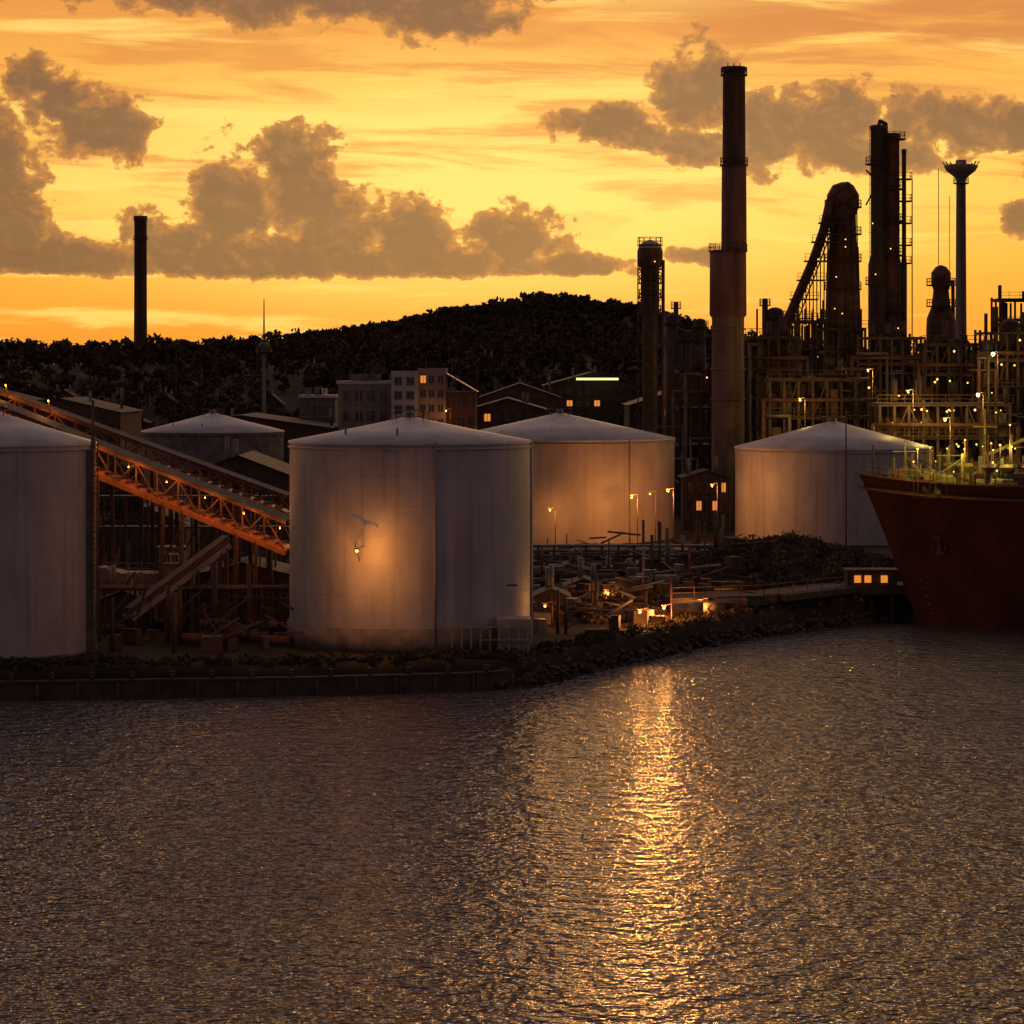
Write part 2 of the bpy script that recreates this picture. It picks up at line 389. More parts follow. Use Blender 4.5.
# ---- scrubber column
d=420; b=B(); x=X(650,d)
b.lathe(x,d,[(1.1,1.5),(1.1,Z(315,d)),(1.35,Z(310,d)),(1.35,Z(268,d)),(1.7,Z(266,d)),(1.75,Z(248,d)),(1.3,Z(243,d)),(.3,Z(240,d))],['steel','steel','steel','steel','rust','white','white'],24)
for py in (246,270,284,298,314): b.platform(x,d,Z(py,d),1.4,'steel',12,.45)
for a in range(6):
    t=a*math.pi/3; b.beam((x+1.75*math.cos(t),d+1.75*math.sin(t),Z(430,d)),(x+1.75*math.cos(t),d+1.75*math.sin(t),Z(250,d)),.18,.18,'steel')
for i in range(24):
    z=Z(430-i*7.4,d); t=i*1.05
    for s_ in (0,math.pi): b.beam((x+1.75*math.cos(t+s_),d+1.75*math.sin(t+s_),z),(x+1.75*math.cos(t+s_+1.05),d+1.75*math.sin(t+s_+1.05),z+1.1),.1,.1,'steel')
b.ladder(x-.3,d-1.9,2,Z(250,d)); b.tube((x+1.9,d,Z(260,d)),(x+1.9,d,2),.25,'rust')
b.ball((x+.6,d-2.0,Z(262,d)),.1,'lampw',6)
b.build('scrubber_tower')

# ---- furnace tower with downcomer
d=450; b=B(); x=X(843,d)
b.lathe(x,d,[(2.7,1.5),(2.6,Z(300,d)),(2.1,Z(240,d)),(2.0,Z(215,d)),(2.5,Z(207,d)),(2.5,Z(195,d)),(1.6,Z(185,d)),(.2,Z(182,d))],'rust',28)
for py in (345,318,290,262,235,208): b.platform(x,d,Z(py,d),2.3,'steel',16,.6)
for a in range(7):
    t=math.pi+a*math.pi/6; b.tube((x+2.7*math.cos(t),d+2.7*math.sin(t),Z(345,d)),(x+2.3*math.cos(t),d+2.3*math.sin(t),Z(U(205,250),d)),U(.08,.22),'steel',6)
b.path([(X(p,d),d-1.5,Z(q,d)) for p,q in ((850,215),(853,198),(846,187),(836,190),(829,203),(823,230),(812,262),(799,292),(786,322),(783,345))],.75,'rust',12)
for i in range(12):
    p0=(X(826-i*3.6,d),d-2.4,Z(215+i*9.5,d)); p1=(X(826-(i+1)*3.6,d),d-2.4,Z(215+(i+1)*9.5,d))
    b.beam(p0,p1,.3,.3,'steel'); b.beam((p0[0]+1.6,p0[1],p0[2]),(p1[0]+1.6,p1[1],p1[2]),.2,.2,'steel')
    b.beam(p0,(p1[0]+1.6,p1[1],p1[2]),.15,.15,'steel'); b.beam(p0,(p0[0],p0[1],Z(350,d)),.18,.18,'steel')
    if i%2: b.bx(p0[0]-.8,p0[0]+3.5,d-3.6,d-1,p0[2],p0[2]+.2,'steel'); b.rail([(p0[0]-.8,d-3.6,p0[2]+.2),(p0[0]+3.5,d-3.6,p0[2]+.2)],'steel',1.0,1.2)
b.ladder(x+.4,d-3.1,2,Z(205,d))
frame(b,X(822,d),X(862,d),d-4,d+4,Z(440,d),Z(330,d),3,2,5,'steel',.4,2)
for _ in range(6): b.ball((X(U(800,858),d),d-4.2,Z(U(235,345),d)),.1,'lampy',6)
b.build('furnace_tower')

# ---- twin columns
d=455; b=B()
for px_,r,top in ((878,1.15,126),(893,1.0,134),(904,.35,150)):
    x=X(px_,d); b.lathe(x,d,[(r*1.35,1.5),(r*1.35,Z(265,d)),(r,Z(255,d)),(r,Z(top+4,d)),(r*1.15,Z(top+3,d)),(r*1.15,Z(top,d)),(r*.8,Z(top-1,d)),(.05,Z(top-1,d))],'steel' if px_!=893 else 'rust',20)
for py in (140,165,190,222,256,285,312): b.platform(X(878 if py%2 else 893,d),d,Z(py,d),1.2,'steel',12,.8)
for py in (180,202,224,246,264):
    b.bx(X(896,d),X(911,d),d-1.4,d+1.2,Z(py,d),Z(py,d)+.18,'steel'); b.rail([(X(896,d),d-1.4,Z(py,d)),(X(911,d),d-1.4,Z(py,d)),(X(911,d),d+1.2,Z(py,d))],'steel',1.1,1.)
    b.beam((X(885,d),d,Z(py,d)),(X(900,d),d,Z(py+6,d)),.2,.2,'steel')
for px_ in (898,911): b.beam((X(px_,d),d-1.3,Z(340,d)),(X(px_,d),d-1.3,Z(180,d)),.16,.16,'steel')
b.path([(X(878,d),d,Z(128,d)),(X(880,d),d,Z(121,d)),(X(886,d),d,Z(124,d)),(X(886,d),d,Z(330,d))],.3,'steel')
b.ladder(X(871,d),d-.5,2,Z(130,d))
b.beam((X(866,d),d,Z(170,d)),(X(874,d),d,Z(178,d)),.25,.25,'steel'); b.beam((X(866,d),d,Z(205,d)),(X(874,d),d,Z(190,d)),.25,.25,'steel')
for _ in range(4): b.ball((X(U(868,905),d),d-1.8,Z(U(215,330),d)),.1,'lampy',6)
b.build('distillation_columns')

# ---- bulbous vessel
d=470; b=B(); x=X(941,d)
b.lathe(x,d,[(2.4,1.5),(2.4,Z(330,d)),(2.3,Z(318,d)),(1.5,Z(306,d)),(1.25,Z(290,d)),(1.6,Z(284,d)),(1.6,Z(273,d)),(.9,Z(267,d)),(.1,Z(265,d))],'rust',24)
for py in (330,307,286): b.platform(x,d,Z(py,d),1.8,'steel',12,.6)
b.tube((x+1.9,d,Z(280,d)),(x+2.4,d,2),.3,'rust'); b.tube((x-.4,d,Z(266,d)),(x-.4,d,Z(168,d)),.06,'steel',6)
b.tube((x+1.4,d,Z(290,d)),(x+1.4,d,Z(196,d)),.05,'steel',6)
b.build('pressure_vessel')
# ---- flare stack
d=520; b=B(); x=X(961,d)
b.lathe(x,d,[(1.35,1.5),(1.0,Z(330,d)),(.85,Z(180,d)),(1.2,Z(177,d)),(2.6,Z(171,d)),(3.1,Z(166,d)),(2.4,Z(164.5,d)),(1.2,Z(168,d)),(.9,Z(160,d)),(.1,Z(160,d))],'cream',22)
b.platform(x,d,Z(184,d),.9,'grey',12,.5)
for t in range(8):
    a=t*math.pi/4; b.beam((x+2.6*math.cos(a),d+2.6*math.sin(a),Z(167,d)),(x+3.3*math.cos(a),d+3.3*math.sin(a),Z(161+t%3,d)),.18,.18,'grey')
b.ladder(x+.2,d-1.2,2,Z(184,d)); b.build('flare_stack')

# ---- process units
def unit(x0p,x1p,top,d,nx,nz,lights,depth=9,lk='lampy',base=None,k='steel'):
    b=B(); g=gz(X(x0p,d),d)-.3
    frame(b,X(x0p,d),X(x1p,d),d,d+depth,g,Z(top,d),nx,2,nz,k,.8,lights,lk)
    for i in range(5):
        px_=U(x0p,x1p); h_=U(6,30); b.tube((X(px_,d),d+2,Z(top,d)),(X(px_,d),d+2,Z(top-h_,d)),U(.08,.5),'steel')
    for i in range(9):
        z_=U(g+3,Z(top,d)); xa=X(U(x0p,x1p),d); b.path([(xa,d-.7,g),(xa,d-.7,z_),(xa+U(-5,5),d-.7,z_)],U(.1,.3),random.choice(['rust','steel','grey']),8)
    b.path([(X(x0p,d)-1,d-.6,g),(X(x0p,d)-1,d-.6,Z(top+20,d)),(X(x1p,d)+1,d-.6,Z(top+20,d)),(X(x1p,d)+1,d-.6,g+3)],.3,'rust')
    return b
for a in ((748,800,338,440,5,6,4),(795,835,322,462,4,7,4),(858,925,338,440,6,7,9),(925,985,345,436,5,6,11),(985,1040,333,430,5,7,10),(680,712,372,445,3,4,1),(1000,1060,300,520,4,8,1),(770,870,380,415,7,4,8),(880,1010,405,400,9,4,18)):
    unit(*a).build('process_unit')
b=B(); # big dark hall
d=478; b.bx(X(752,d),X(868,d),d,d+25,1,Z(352,d),'rust'); b.bx(X(748,d),X(872,d),d-.5,d+25.5,Z(352,d),Z(349,d),'roof')
b.bx(X(872,d),X(1045,d),d+8,d+30,1,Z(365,d),'dconc'); b.bx(X(870,d),X(1047,d),d+7.5,d+30.5,Z(365,d),Z(363,d),'roof')
for i in range(14): b.box(X(757+i*8,d),d-.1,Z(400,d),.3,.3,30,'steel')
for r_ in range(3):
    for i in range(10): b.box(X(762+i*11,d),d-.08,Z(366+r_*20,d),1.1,.12,1.4,'glass' if random.random()<.9 else 'litwin')
b.build('furnace_hall')
b=B(); d=500
for p,w,t in ((672,14,318),(690,18,335),(676,5,303),(700,12,322),(765,6,300),(775,16,312),(1010,20,325)):
    b.tube((X(p,d),d,3),(X(p,d),d,Z(t,d)),w/F*d/2,'steel',14); b.ball((X(p,d),d,Z(t,d)),w/F*d/2,'steel',8,.6)
    b.platform(X(p,d),d,Z(t+6,d),w/F*d/2,'steel',10,.5)
b.path([(X(660,d),d,Z(350,d)),(X(672,d),d,Z(326,d)),(X(700,d),d,Z(340,d)),(X(720,d),d,Z(335,d))],.4,'steel')
b.build('vessel_cluster')

# ---- left stack, masts
d=900; b=B(); x=X(140.5,d)
b.lathe(x,d,[(2.15,20),(2.0,Z(300,d)),(1.95,Z(222,d)),(2.15,Z(220,d)),(2.15,Z(216,d)),(1.6,Z(216,d)),(1.5,Z(225,d))],['chtop']*6,24)
b.platform(x,d,Z(240,d),2,'steel',12,.3); b.ladder(x,d-2.2,22,Z(222,d)); b.build('smokestack')
d=520; b=B(); x=X(264,d)
b.tube((x,d,2),(x,d,Z(350,d)),.35,'grey',10,.25); b.tube((x,d,Z(350,d)),(x,d,Z(299,d)),.2,'grey',8,.08)
b.platform(x,d,Z(352,d),.4,'grey',10,1.1); b.lathe(x,d,[(.4,Z(352,d)),(1.0,Z(345,d)),(.5,Z(342,d))],'grey',12)
b.beam((x-1.1,d,Z(335,d)),(x+1.1,d,Z(335,d)),.12,.12,'grey'); b.build('radio_mast')
d=700; b=B(); x=X(176,d); b.tube((x,d,10),(x,d,Z(338,d)),.2,'steel',8,.06); b.beam((x-1,d,Z(345,d)),(x+1,d,Z(345,d)),.1,.1,'steel'); b.build('radio_mast')

# ================= buildings =================
def windows(b,x0,x1,y,z0,z1,nx,nz,k='glass',lit=.05,fr='white'):
    for i in range(nx):
        for j in range(nz):
            cx=x0+(x1-x0)*(i+.5)/nx; cz=z0+(z1-z0)*(j+.5)/nz; w=(x1-x0)/nx*.6; h=(z1-z0)/nz*.5
            kk='litwin' if random.random()<lit else k
            b.box(cx,y-.03,cz,w,.1,h,kk)
            b.box(cx,y-.06,cz-h/2-.08,w+.2,.22,.12,fr); b.box(cx,y-.05,cz,.08,.13,h,fr)
            b.box(cx,y-.06,cz+h/2+.06,w+.2,.2,.1,fr)
def office(x0p,x1p,top,d,depth,k,floors,nx,lit=.05):
    b=B(); g=gz(X(x0p,d),d)-.5; zt=Z(top,d); x0,x1=X(x0p,d),X(x1p,d)
    b.bx(x0,x1,d,d+depth,g,zt,k); b.bx(x0-.3,x1+.3,d-.3,d+depth+.3,zt,zt+.5,'white')
    windows(b,x0+.5,x1-.5,d,max(g+1,zt-floors*3.4),zt-.3,nx,floors,lit=lit,fr='cream')
    for j in range(floors): b.bx(x0-.1,x1+.1,d-.14,d,zt-(j+1)*3.4,zt-(j+1)*3.4+.2,'cream')
    for _ in range(3):
        xx=U(x0+1,x1-1); b.box(xx,d+depth*.4,zt+1.1,U(1,2.5),2,U(1,1.6),random.choice(['grey','white','conc']))
    b.tube((U(x0,x1),d+2,zt),(U(x0,x1),d+2,zt+U(2,4)),.06,'steel')
    return b
b=office(338,392,384,480,14,'cream',4,4,.02)
b.bx(X(392,480),X(418,480),477,490,2,Z(371,480),'white'); windows(b,X(393,480),X(417,480),477,Z(430,480),Z(374,480),2,4,lit=.1,fr='cream')
b.bx(X(418,480),X(446,480),479,490,2,Z(368,480),'cream'); windows(b,X(419,480),X(445,480),479,Z(430,480),Z(372,480),3,4,lit=.12,fr='cream')
b.bx(X(446,480),X(476,480),481,492,2,Z(392,480),'brick'); windows(b,X(447,480),X(475,480),481,Z(430,480),Z(395,480),3,2,lit=.3,fr='conc')
b.poly([(X(444,480),480,Z(372,480)),(X(478,480),480,Z(392,480)),(X(478,480),492,Z(392,480)),(X(444,480),492,Z(372,480))],'roofw')
b.bx(X(352,480),X(378,480),482,488,Z(384,480)+.5,Z(378,480)+.6,'conc')
for px_ in (352,380,425,433,455): b.beam((X(px_,480),484,Z(383,480)),(X(px_,480),484,Z(365-U(0,8),480)),.12,.12,'steel')
for i in range(4): b.rail([(X(340,480),478.5,Z(390+i*9,480)),(X(390,480),478.5,Z(390+i*9,480))],'cream',.9,1.8,.06)
for px_ in np.linspace(X(340,480),X(390,480),6): b.beam((px_,478.4,2),(px_,478.4,Z(384,480)),.15,.15,'cream')
b.build('office_building')
office(300,335,398,500,12,'conc',3,5).build('office_building')
def hall(x0p,x1p,top,d,depth,k='brick',rk='roof',pitch=2.0,lit=.03,bays=8,skin=True):
    b=B(); x0,x1=X(x0p,d),X(x1p,d); g=min(gz(x0,d),gz(x1,d))-.6; zt=Z(top,d)-pitch
    b.bx(x0,x1,d,d+depth,g,zt,k)
    xm=(x0+x1)/2
    if depth<(x1-x0):
        ym=d+depth/2; e=.5
        b.poly([(x0-e,d-e,zt-.1),(x1+e,d-e,zt-.1),(x1+e,ym,zt+pitch),(x0-e,ym,zt+pitch)],rk)
        b.poly([(x1+e,d+depth+e,zt-.1),(x0-e,d+depth+e,zt-.1),(x0-e,ym,zt+pitch),(x1+e,ym,zt+pitch)],rk)
        for xx in (x0,x1): b.poly([(xx,d,zt),(xx,d+depth,zt),(xx,ym,zt+pitch)],k)
    else:
        e=.5
        b.poly([(x0-e,d-e,zt-.1),(x0-e,d+depth,zt-.1),(xm,d+depth,zt+pitch),(xm,d-e,zt+pitch)],rk)
        b.poly([(x1+e,d-e,zt-.1),(x1+e,d+depth,zt-.1),(xm,d+depth,zt+pitch),(xm,d-e,zt+pitch)],rk)
        b.poly([(x0,d,zt),(x1,d,zt),(xm,d,zt+pitch)],k)
    h=zt-g
    windows(b,x0+.4,x1-.4,d,zt-min(h,6)*.9,zt-.2,bays,2 if h>5 else 1,lit=lit,fr='rust')
    for i in range(bays+1): b.box(x0+(x1-x0)*i/bays,d-.06,(g+zt)/2,.22,.2,zt-g,'steel')
    for _ in range(2):
        xx=U(x0+.5,x1-.5); b.tube((xx,d+depth*.5,zt),(xx,d+depth*.5,zt+pitch+U(.8,2)),.25,'grey')
    return b
b=hall(480,560,383,610,40,'brick','roof',3,bays=9); b.build('warehouse')
b=hall(545,640,372,660,40,'dconc','roof',3,bays=10)
b.box(X(598,650),655,Z(379,655),9.5,.3,.5,'tube'); b.build('warehouse')
b=hall(630,708,392,560,30,'dconc','roof',2.5,bays=8); b.build('warehouse')
b=hall(690,760,405,520,20,'dconc','roof',2,bays=6); b.build('warehouse')
hall(470,545,398,520,25,'brick','roof',2,bays=7,lit=.06).build('warehouse')
hall(150,330,415,470,30,'dconc','roof',2,bays=14,lit=.0).build('warehouse')
hall(0,120,398,520,30,'brick','roof',2.5,bays=9,lit=0).build('warehouse')
hall(-80,20,388,600,30,'dconc','roof',2.5,bays=9,lit=0).build('warehouse')
kinds=['brick','conc','dconc','dconc','rust']
for i in range(26):
    d=U(540,820); px_=U(-60,330) if i<22 else U(470,640); w=U(14,36)*600/d
    g=gz(X(px_,d),d); top=370-(g+U(4,6)-CH)*F/d
    hall(px_,px_+w,top,d,U(8,12),random.choice(kinds),random.choice(['tile','roof','tile']),U(1.5,2.6),lit=.03,bays=3).build('house')

# near sheds between tanks
b=hall(98,185,505,300,14,'dconc','roof',2,bays=6,lit=0); b.build('shed')
b=hall(185,292,455,345,20,'dconc','roof',2.5,bays=7,lit=0); b.build('shed')
b=hall(190,296,562,262,10,'rust','roof',1.2,bays=6,lit=0.0); b.build('shed')
b=hall(96,150,590,252,6,'dconc','roof',1.0,bays=4,lit=0); b.build('shed')
b=B() # work boat on slip
d=262
st=[(96,.3),(104,1.4),(125,2.0),(165,2.1),(192,2.0),(198,1.7)]
o=len(b.v)
for px_,hw in st:
    x=X(px_,d); zt=Z(572,d)+(0.5 if px_<110 else 0)
    for hy,z in ((-hw,zt),(-hw*.8,zt-1.0),(-hw*.3,zt-2),(hw*.3,zt-2),(hw*.8,zt-1),(hw,zt)): b.v.append((x,d+hy,z))
for i in range(len(st)-1):
    for j in range(5): b.face([o+i*6+j,o+i*6+j+1,o+(i+1)*6+j+1,o+(i+1)*6+j],'cream')
    b.face([o+i*6,o+i*6+5,o+(i+1)*6+5,o+(i+1)*6],'grey')
b.bx(X(160,d),X(185,d),d-1.2,d+1.2,Z(572,d),Z(548,d),'conc'); windows(b,X(161,d),X(184,d),d-1.2,Z(565,d),Z(550,d),3,1,lit=0)
b.bx(X(158,d),X(187,d),d-1.4,d+1.4,Z(548,d),Z(546,d),'grey')
b.rail([(X(104,d),d-1.3,Z(572,d)),(X(158,d),d-1.9,Z(572,d))],'grey',.9,1.)
for px_ in (112,140,170,190): b.box(X(px_,d),d,(Z(590,d)+2)/2,.6,2.4,Z(590,d)-2,'dconc')
b.build('work_boat')
b=B() # yard clutter
for i in range(170):
    px_=U(96,292); d=U(234,300); x=X(px_,d); g=gz(x,d); t=random.random()
    k=random.choice(['steel','rust','steel','dconc','steel'])
    if t<.3: b.box(x,d,g+.5,U(.4,1.8),U(.5,2),U(.5,1.8),k if k!='rust' else 'steel',U(0,1.5))
    elif t<.6: b.tube((x,d,g),(x,d,g+U(2,7)),U(.06,.25),k)
    elif t<.85: b.beam((x,d,g+U(0.5,4)),(x+U(1,6),d+U(-1,1),g+U(.5,6)),.16,.16,k)
    else: b.tube((x-1,d,g+.5),(x+1.5,d,g+.5),.4,k,12)
pipes(b,X(98,246),X(290,246),246,6.5,3,'rust',.2)
for px_ in range(105,290,30): b.beam((X(px_,247),247,2),(X(px_,247),247,6.4),.2,.2,'steel')
for z_ in (9.5,12.5): 
    b.bx(X(100,285),X(290,285),284,286,z_,z_+.2,'steel'); b.rail([(X(100,285),284,z_+.2),(X(290,285),284,z_+.2)],'steel',1.1,2)
for px_ in range(105,290,22): b.beam((X(px_,285),284,2),(X(px_,285),284,12.5),.22,.22,'steel')
b.build('yard_equipment')

# mid yard between A and ship
b=B()
d=330; 
for k_,py in (('pipe',546),('pipe',551),('grey',556)):
    b.tube((X(533,d),d+U(0,1),Z(py,d)),(X(770,d),d+U(0,1),Z(py,d)),.17,k_)
for px_ in range(538,770,16):
    b.beam((X(px_,d),d-.2,2),(X(px_,d),d-.2,Z(545,d)),.22,.22,'steel'); b.beam((X(px_,d),d-1,Z(558,d)),(X(px_,d),d+1.6,Z(558,d)),.2,.2,'steel')
b.build('pipe_rack')
b=B()
for i in range(280):
    d=U(245,360); px_=U(532,735); x=X(px_,d)
    if d<shore(x)+3: continue
    g=gz(x,d)-.1; t=random.random(); k=random.choice(['steel','rust','grey','conc','steel','dconc'])
    if t<.35: b.box(x,d,g+.5,U(.4,2.0),U(.6,2),U(.7,2.0),k,U(0,1.5))
    elif t<.6: b.tube((x,d,g),(x,d,g+U(1.5,5)),U(.05,.2),k)
    elif t<.9: b.tube((x,d,g+U(.5,3)),(x+U(1,5),d+U(-2,2),g+U(.5,3)),U(.05,.15),k)
    else: b.tube((x-1,d,g+.7),(x+1.4,d,g+.7),.6,k,12)
b.build('yard_equipment')
for a in ((536,566,590,262,5,'dconc',2),(568,600,580,290,5,'conc',3),(600,640,572,310,5,'dconc',4),(640,668,560,335,6,'brick',3),(545,590,566,318,6,'cream',4)):
    b=hall(a[0],a[1],a[2]-2,a[3],a[4],a[5],'roof',.7,lit=.5,bays=a[6]); b.build('pump_house')
b=hall(684,730,470,415,8,'dconc','roof',1,lit=.1,bays=5); b.build('pump_house')

# wharf in front of the mound
b=B(); x0,x1=X(700,276),X(915,284)
pts=[(x0-3,272.5),(x0+6,276),(x1-6,288),(x1+14,291)]
for (ax,ay),(bx_,by) in zip(pts[:-1],pts[1:]):
    b.beam((ax,ay+2,3.3),(bx_,by+2,3.3),5.5,.6,'dconc'); n=int(math.hypot(bx_-ax,by-ay)/2.2)
    b.beam((ax,ay-.9,3.2),(bx_,by-.9,3.2),.3,.9,'dconc')
    for i in range(n+1):
        t=i/n; x=ax+(bx_-ax)*t; y=ay+(by-ay)*t
        for dy in (0,3.5): b.tube((x,y+dy,-1),(x,y+dy,3.1),.25,'dconc',10)
    b.rail([(ax,ay-.6,3.6),(bx_,by-.6,3.6)],'rust',1.0,2.2)
for px_ in (850,860,876): b.box(X(px_,294),287.5,4.3,.65,.2,.7,'litwin')
b.bx(X(840,294),X(889,294),287.6,290,3.6,5.1,'dconc'); b.bx(X(838,294),X(891,294),287.2,290.3,5.1,5.25,'roof')
b.build('wharf')

# ================= ship =================
b=B(); yc=284.; 
xb=X(868,276)
L_=95
def hullpt(s,t):
    zd=13.8+1.1*math.exp(-s*L_/7)
    z=-2+(zd+2)*t
    rake=6.6*(1-t)**0.9*(1-min(1,s*3))
    x=xb+s*L_+rake
    full=9.2
    ent_d=min(1,(s*L_/13.))**0.62; ent_w=min(1,(s*L_/22.))**1.0
    w=ent_w+(ent_d-ent_w)*(t**1.6)
    return x,full*w+0.05,z
S=[0,.004,.01,.02,.035,.05,.07,.1,.13,.17,.22,.3,.45,.7,.9,1.0]; T=[0,.12,.25,.4,.55,.68,.8,.9,.96,1]
for side in (-1,1):
    o=len(b.v)
    for s_ in S:
        for t in T:
            x,w,z=hullpt(s_,t); b.v.append((x,yc+side*w,z))
    for i in range(len(S)-1):
        for j in range(len(T)-1):
            a=o+i*len(T)+j; b.face([a,a+len(T),a+len(T)+1,a+1],'hull',True)
for i in range(len(S)-1):
    x,w,z=hullpt(S[i],1); x2,w2,z2=hullpt(S[i+1],1)
    b.poly([(x,yc-w,z-1.1),(x2,yc-w2,z2-1.1),(x2,yc+w2,z2-1.1),(x,yc+w,z-1.1)],'deck')
    for sd in (-1,1):
        b.beam((x,yc+sd*w,z),(x2,yc+sd*w2,z2),.3,.16,'rust')
        b.beam((x,yc+sd*(w+.06),z-1.3),(x2,yc+sd*(w2+.06),z2-1.3),.16,.22,'rust')
x,w,z=hullpt(1,1); b.poly([(x,yc-w,-2),(x,yc+w,-2),(x,yc+w,z),(x,yc-w,z)],'hull')
dz=12.7
for s0 in np.arange(.0,.5,.018):
    x,w,z=hullpt(s0,1); x2,w2,z2=hullpt(s0+.018,1)
    b.rail([(x,yc-w+.1,z),(x2,yc-w2+.1,z2)],'grey',1.0,1.7,.06)
for i in range(300):
    px_=U(890,1050); y=U(276.0,290); x=X(px_,y); 
    sx=(x-xb)/L_
    if sx<.03 or abs(y-yc)>hullpt(sx,1)[1]-.8: continue
    k=random.choice(['ygreen','ygreen','deck','rust','ygreen','steel']); t=random.random(); s_=U(.6,1)
    if t<.3: b.box(x,y,dz+1.2,U(.4,1.6),U(.6,1.6),U(1.2,3.4)*s_,k)
    elif t<.65: b.tube((x,y,dz),(x,y,dz+U(1.8,4.4)),U(.05,.2),k)
    elif t<.73: b.tube((x-1,y,dz+1.3),(x+1,y,dz+1.3),U(.5,.8),k,14); b.box(x,y,dz+.6,2.4,1.4,1.1,k)
    elif t<.9: b.beam((x,y,dz+U(1.5,3.5)),(x+U(-3,3),y,dz+U(1.5,4.2)),.1,.1,k)
    else:
        b.tube((x,y,dz),(x,y,dz+2.4),.25,k); b.lathe(x,y,[(.25,dz+2.4),(.7,dz+3.0),(.5,dz+3.3)],k,12)
for px_,h in ((905,5.5),(949,5),(985,8.5),(1012,6)):
    x=X(px_,282); b.tube((x,282,dz),(x,282,dz+h),.16,'ygreen',8,.08); b.beam((x-1.2,282,dz+h*.8),(x+1.2,282,dz+h*.8),.1,.1,'ygreen')
    b.beam((x,282,dz+h),(x+4,282,dz+1.5),.05,.05,'steel'); b.ladder(x,281.6,dz,dz+h*.7)
x=X(985,282); b.beam((x,282,dz+4),(x+7,281,dz+7),.3,.3,'ygreen'); b.beam((x,282,dz+8.5),(x+7,281,dz+7),.06,.06,'steel')
b.tube((xb+1.5,yc,dz+1),(xb+1.5,yc,dz+5),.12,'steel')
ax,aw,az=hullpt(.055,.66)
b.ring(ax,yc-aw,az,.0,.6,.2,'steel',12); b.box(ax,yc-aw-.25,az-.6,.25,.2,1.6,'steel'); b.box(ax,yc-aw-.3,az-1.4,1.4,.2,.3,'steel')
b.box(ax-.6,yc-aw-.3,az-1.1,.25,.2,.7,'steel'); b.box(ax+.6,yc-aw-.3,az-1.1,.25,.2,.7,'steel')
for i,t in enumerate(np.linspace(.2,.5,7)):
    x,w,z=hullpt(.02,t); b.box(x+.2,yc-w-.06,z,.3,.05,.16,'cream')
for i,(w_,h_) in enumerate(((14,3),(13,3),(12,3),(11,3))):
    b.box(xb+80,yc,dz+1.5+i*3,14-i,w_,2.9,'white'); windows(b,xb+74,xb+86-i,yc-w_/2,dz+i*3+.4,dz+i*3+2.6,7,1)
b.lathe(xb+84,yc,[(2,dz+12),(1.7,dz+18),(1.4,dz+18)],'rust',20)
for px_,py in [(930,448),(965,440),(1000,445),(1010,425)]+[(U(905,1024),U(440,474)) for _ in range(14)]: 
    b.ball((X(px_,277.4),277.4,Z(py,277.4)),U(.05,.1),'lampy',6); b.tube((X(px_,277.4),277.4,Z(py,277.4)),(X(px_,277.4),277.4,dz),.04,'steel')
o=b.build('cargo_ship'); shade_fix(o,40)
for px_,py in ((912,452),(960,448),(1008,447)): point('deck_lamp',(X(px_,277),276.9,Z(py,277)),(1,.7,.15),560,o)

# ================= lamps =================
def lamp(px_,py,d,k='lampw',power=0,col=(1,.38,.08),r=.12):
    b=B(); x=X(px_,d); z=Z(py,d); g=gz(x,d)-.2
    b.tube((x+.7,d,g),(x+.7,d,z+.3),.06,'steel',8,.04); b.beam((x+.75,d,z+.35),(x-.1,d,z+.28),.07,.07,'steel')
    b.box(x,d,z+.22,.5,.25,.1,'steel'); b.ball((x,d,z),r,k,8)
    o=b.build('street_lamp')
    if power: point('fill_bulb',(x,d-.35,z-.2),col,power,o)
YG=(1,.66,.14)
for a in ((632,497,374,'lampw',1900),(668,491,374,'lampw',1900),(650,494,376,'lampy',0),(712,486,380,'lampw',1000),(550,510,376,'lampw',600),
          (978,395,392,'lampc',1100,YG,.24),(993,354,425,'lampc',1100,YG,.3),(975,410,398,'lampc',0,(1,1,1),.14),
          (545,606,256,'lampw',100),(606,592,280,'lampw',260),(446,411,476,'lampw',200),
          (640,612,255,'lampw',900),(664,608,261,'lampw',1300),(700,602,270,'lampw',900),(868,371,425,'lampy',1300,YG),(908,392,396,'lampy',1300,YG),(800,400,408,'lampy',900,YG),(945,420,392,'lampy',1300,YG)):  # the leading shoreline lamps are added to throw orange glints on the water
    lamp(*a)

